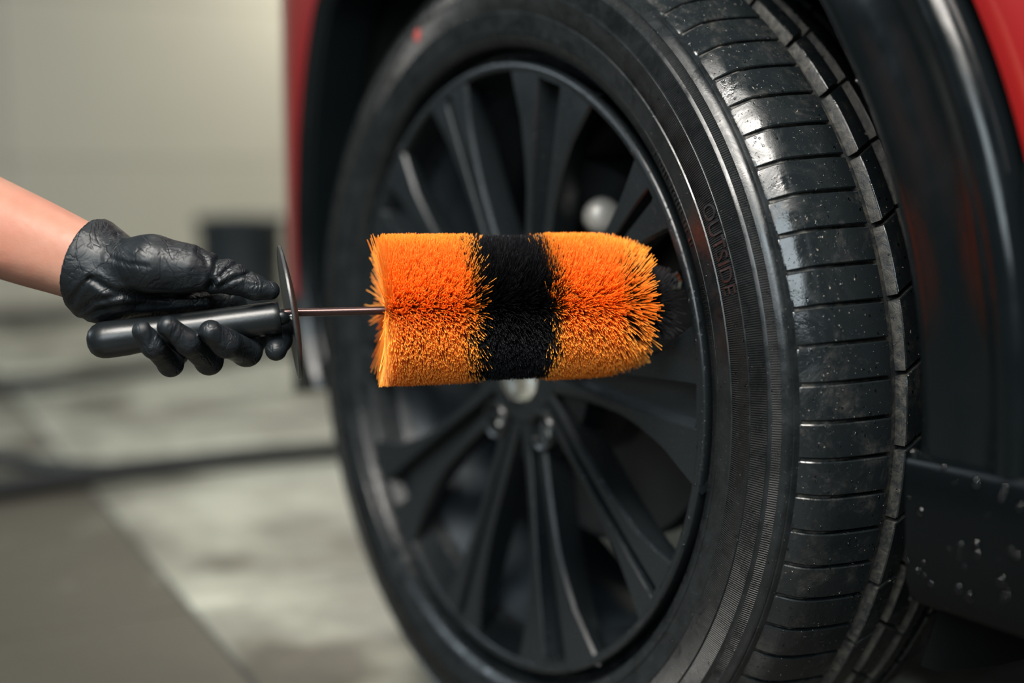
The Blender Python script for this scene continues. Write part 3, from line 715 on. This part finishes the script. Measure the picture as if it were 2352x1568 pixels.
# ------------------------------------------------------------------ water droplets (one object per wet surface)
bpy.context.view_layer.update()
ico_v = []; ico_f = []
nlat, nlon = 3, 7
for i in range(nlat):
    el = PI / 2 * i / nlat
    for j in range(nlon): ico_v.append((math.cos(el) * math.cos(2 * PI * j / nlon), math.cos(el) * math.sin(2 * PI * j / nlon), math.sin(el)))
ico_v.append((0, 0, 1.)); ico_v = np.array(ico_v)
for i in range(nlat - 1):
    for j in range(nlon): ico_f.append((i * nlon + j, i * nlon + (j + 1) % nlon, (i + 1) * nlon + (j + 1) % nlon, (i + 1) * nlon + j))
tri = [((nlat - 1) * nlon + j, (nlat - 1) * nlon + (j + 1) % nlon, nlat * nlon, nlat * nlon) for j in range(nlon)]
def droplets(objs, n, rmin, rmax, label, accept, pw=3.0):
    A = []; N = []; W = []
    for o in objs:
        me = o.data; mw = o.matrix_world; me.calc_loop_triangles()
        co = np.array([tuple(mw @ v_.co) for v_ in me.vertices]); t = np.array([tuple(x.vertices) for x in me.loop_triangles])
        T3 = co[t]; nn = np.cross(T3[:, 1] - T3[:, 0], T3[:, 2] - T3[:, 0]); a = np.linalg.norm(nn, axis=1); ok = a > 1e-12
        T3, nn, a = T3[ok], nn[ok], a[ok]; nn /= a[:, None]; c = T3.mean(1)
        # outward = towards the camera side
        tow = CAMP - c; fl_ = (nn * tow).sum(1); ok = accept(c, nn, fl_ / np.linalg.norm(tow, axis=1)); A.append(T3[ok]); N.append(nn[ok]); W.append(a[ok])
    A = np.concatenate(A); N = np.concatenate(N); W = np.concatenate(W); W /= W.sum()
    i = rng.choice(len(A), n, p=W); u = rng.random((n, 2)); fl_ = u.sum(1) > 1; u[fl_] = 1 - u[fl_]
    P = A[i, 0] + u[:, :1] * (A[i, 1] - A[i, 0]) + u[:, 1:] * (A[i, 2] - A[i, 0]); nn = N[i]
    r = rmin + (rmax - rmin) * rng.random(n) ** pw
    ref = np.where(np.abs(nn[:, 2:3]) < .9, np.array([[0, 0, 1.]]), np.array([[1., 0, 0]])); a1 = np.cross(nn, ref); a1 /= np.linalg.norm(a1, axis=1)[:, None]; a2 = np.cross(nn, a1)
    V = P[:, None] + r[:, None, None] * (ico_v[None, :, 0:1] * a1[:, None] + ico_v[None, :, 1:2] * a2[:, None] * rng.uniform(1, 1.4, n)[:, None, None] + .62 * ico_v[None, :, 2:3] * nn[:, None])
    m_ = len(ico_v); F = []
    for q in ico_f: F.append(q)
    Fa = (np.array(F)[None] + (np.arange(n) * m_)[:, None, None]).reshape(-1, 4)
    me = bpy.data.meshes.new('water_droplets'); T4 = (np.array([t_[:3] for t_ in tri])[None] + (np.arange(n) * m_)[:, None, None]).reshape(-1, 3)
    V = V.reshape(-1, 3); me.vertices.add(len(V)); me.vertices.foreach_set('co', V.astype(np.float32).ravel())
    nl = Fa.size + T4.size; me.loops.add(nl); me.loops.foreach_set('vertex_index', np.concatenate([Fa.ravel(), T4.ravel()]).astype(np.int32))
    me.polygons.add(len(Fa) + len(T4)); ls = np.concatenate([np.arange(len(Fa)) * 4, Fa.size + np.arange(len(T4)) * 3]).astype(np.int32); me.polygons.foreach_set('loop_start', ls)
    me.polygons.foreach_set('use_smooth', np.ones(len(ls), bool)); me.materials.append(WATER); me.update(calc_edges=True); me.validate()
    o = bpy.data.objects.new('water_droplets', me); COL.objects.link(o); tag(o, label, 'water', kind='stuff'); return o
spk = [o for o in rim.children if o.name.startswith('spoke')] + [rim]
droplets(spk, 2400, .0003, .0016, 'water droplets on the black spokes and rim of the wheel', lambda c, n, d: (n[:, 1] < -.5) & (d > .2), 3)
tb = [o for o in tyre.children if o.name.startswith('tread_block')]
droplets(tb, 2000, .0002, .0011, 'water droplets on the tread blocks of the tyre', lambda c, n, d: (d > .15) & (c[:, 0] > .1) & (c[:, 1] < .14), 3)
droplets([tyre], 700, .0002, .0008, 'water droplets on the sidewall of the tyre', lambda c, n, d: (d > .2) & (c[:, 0] > -.1) & (n[:, 1] < -.3), 3)
cl = [o for o in car.children if o.name.split('.')[0] in ('arch_cladding', 'sill_panel')]
droplets(cl, 1300, .0006, .0030, 'water droplets on the black cladding around the wheel arch', lambda c, n, d: (d > .1) & (c[:, 0] > .2) & (c[:, 0] < .7) & (c[:, 2] < .78), 2)
for o in bpy.data.objects:
    if '_o' in o: del o['_o']
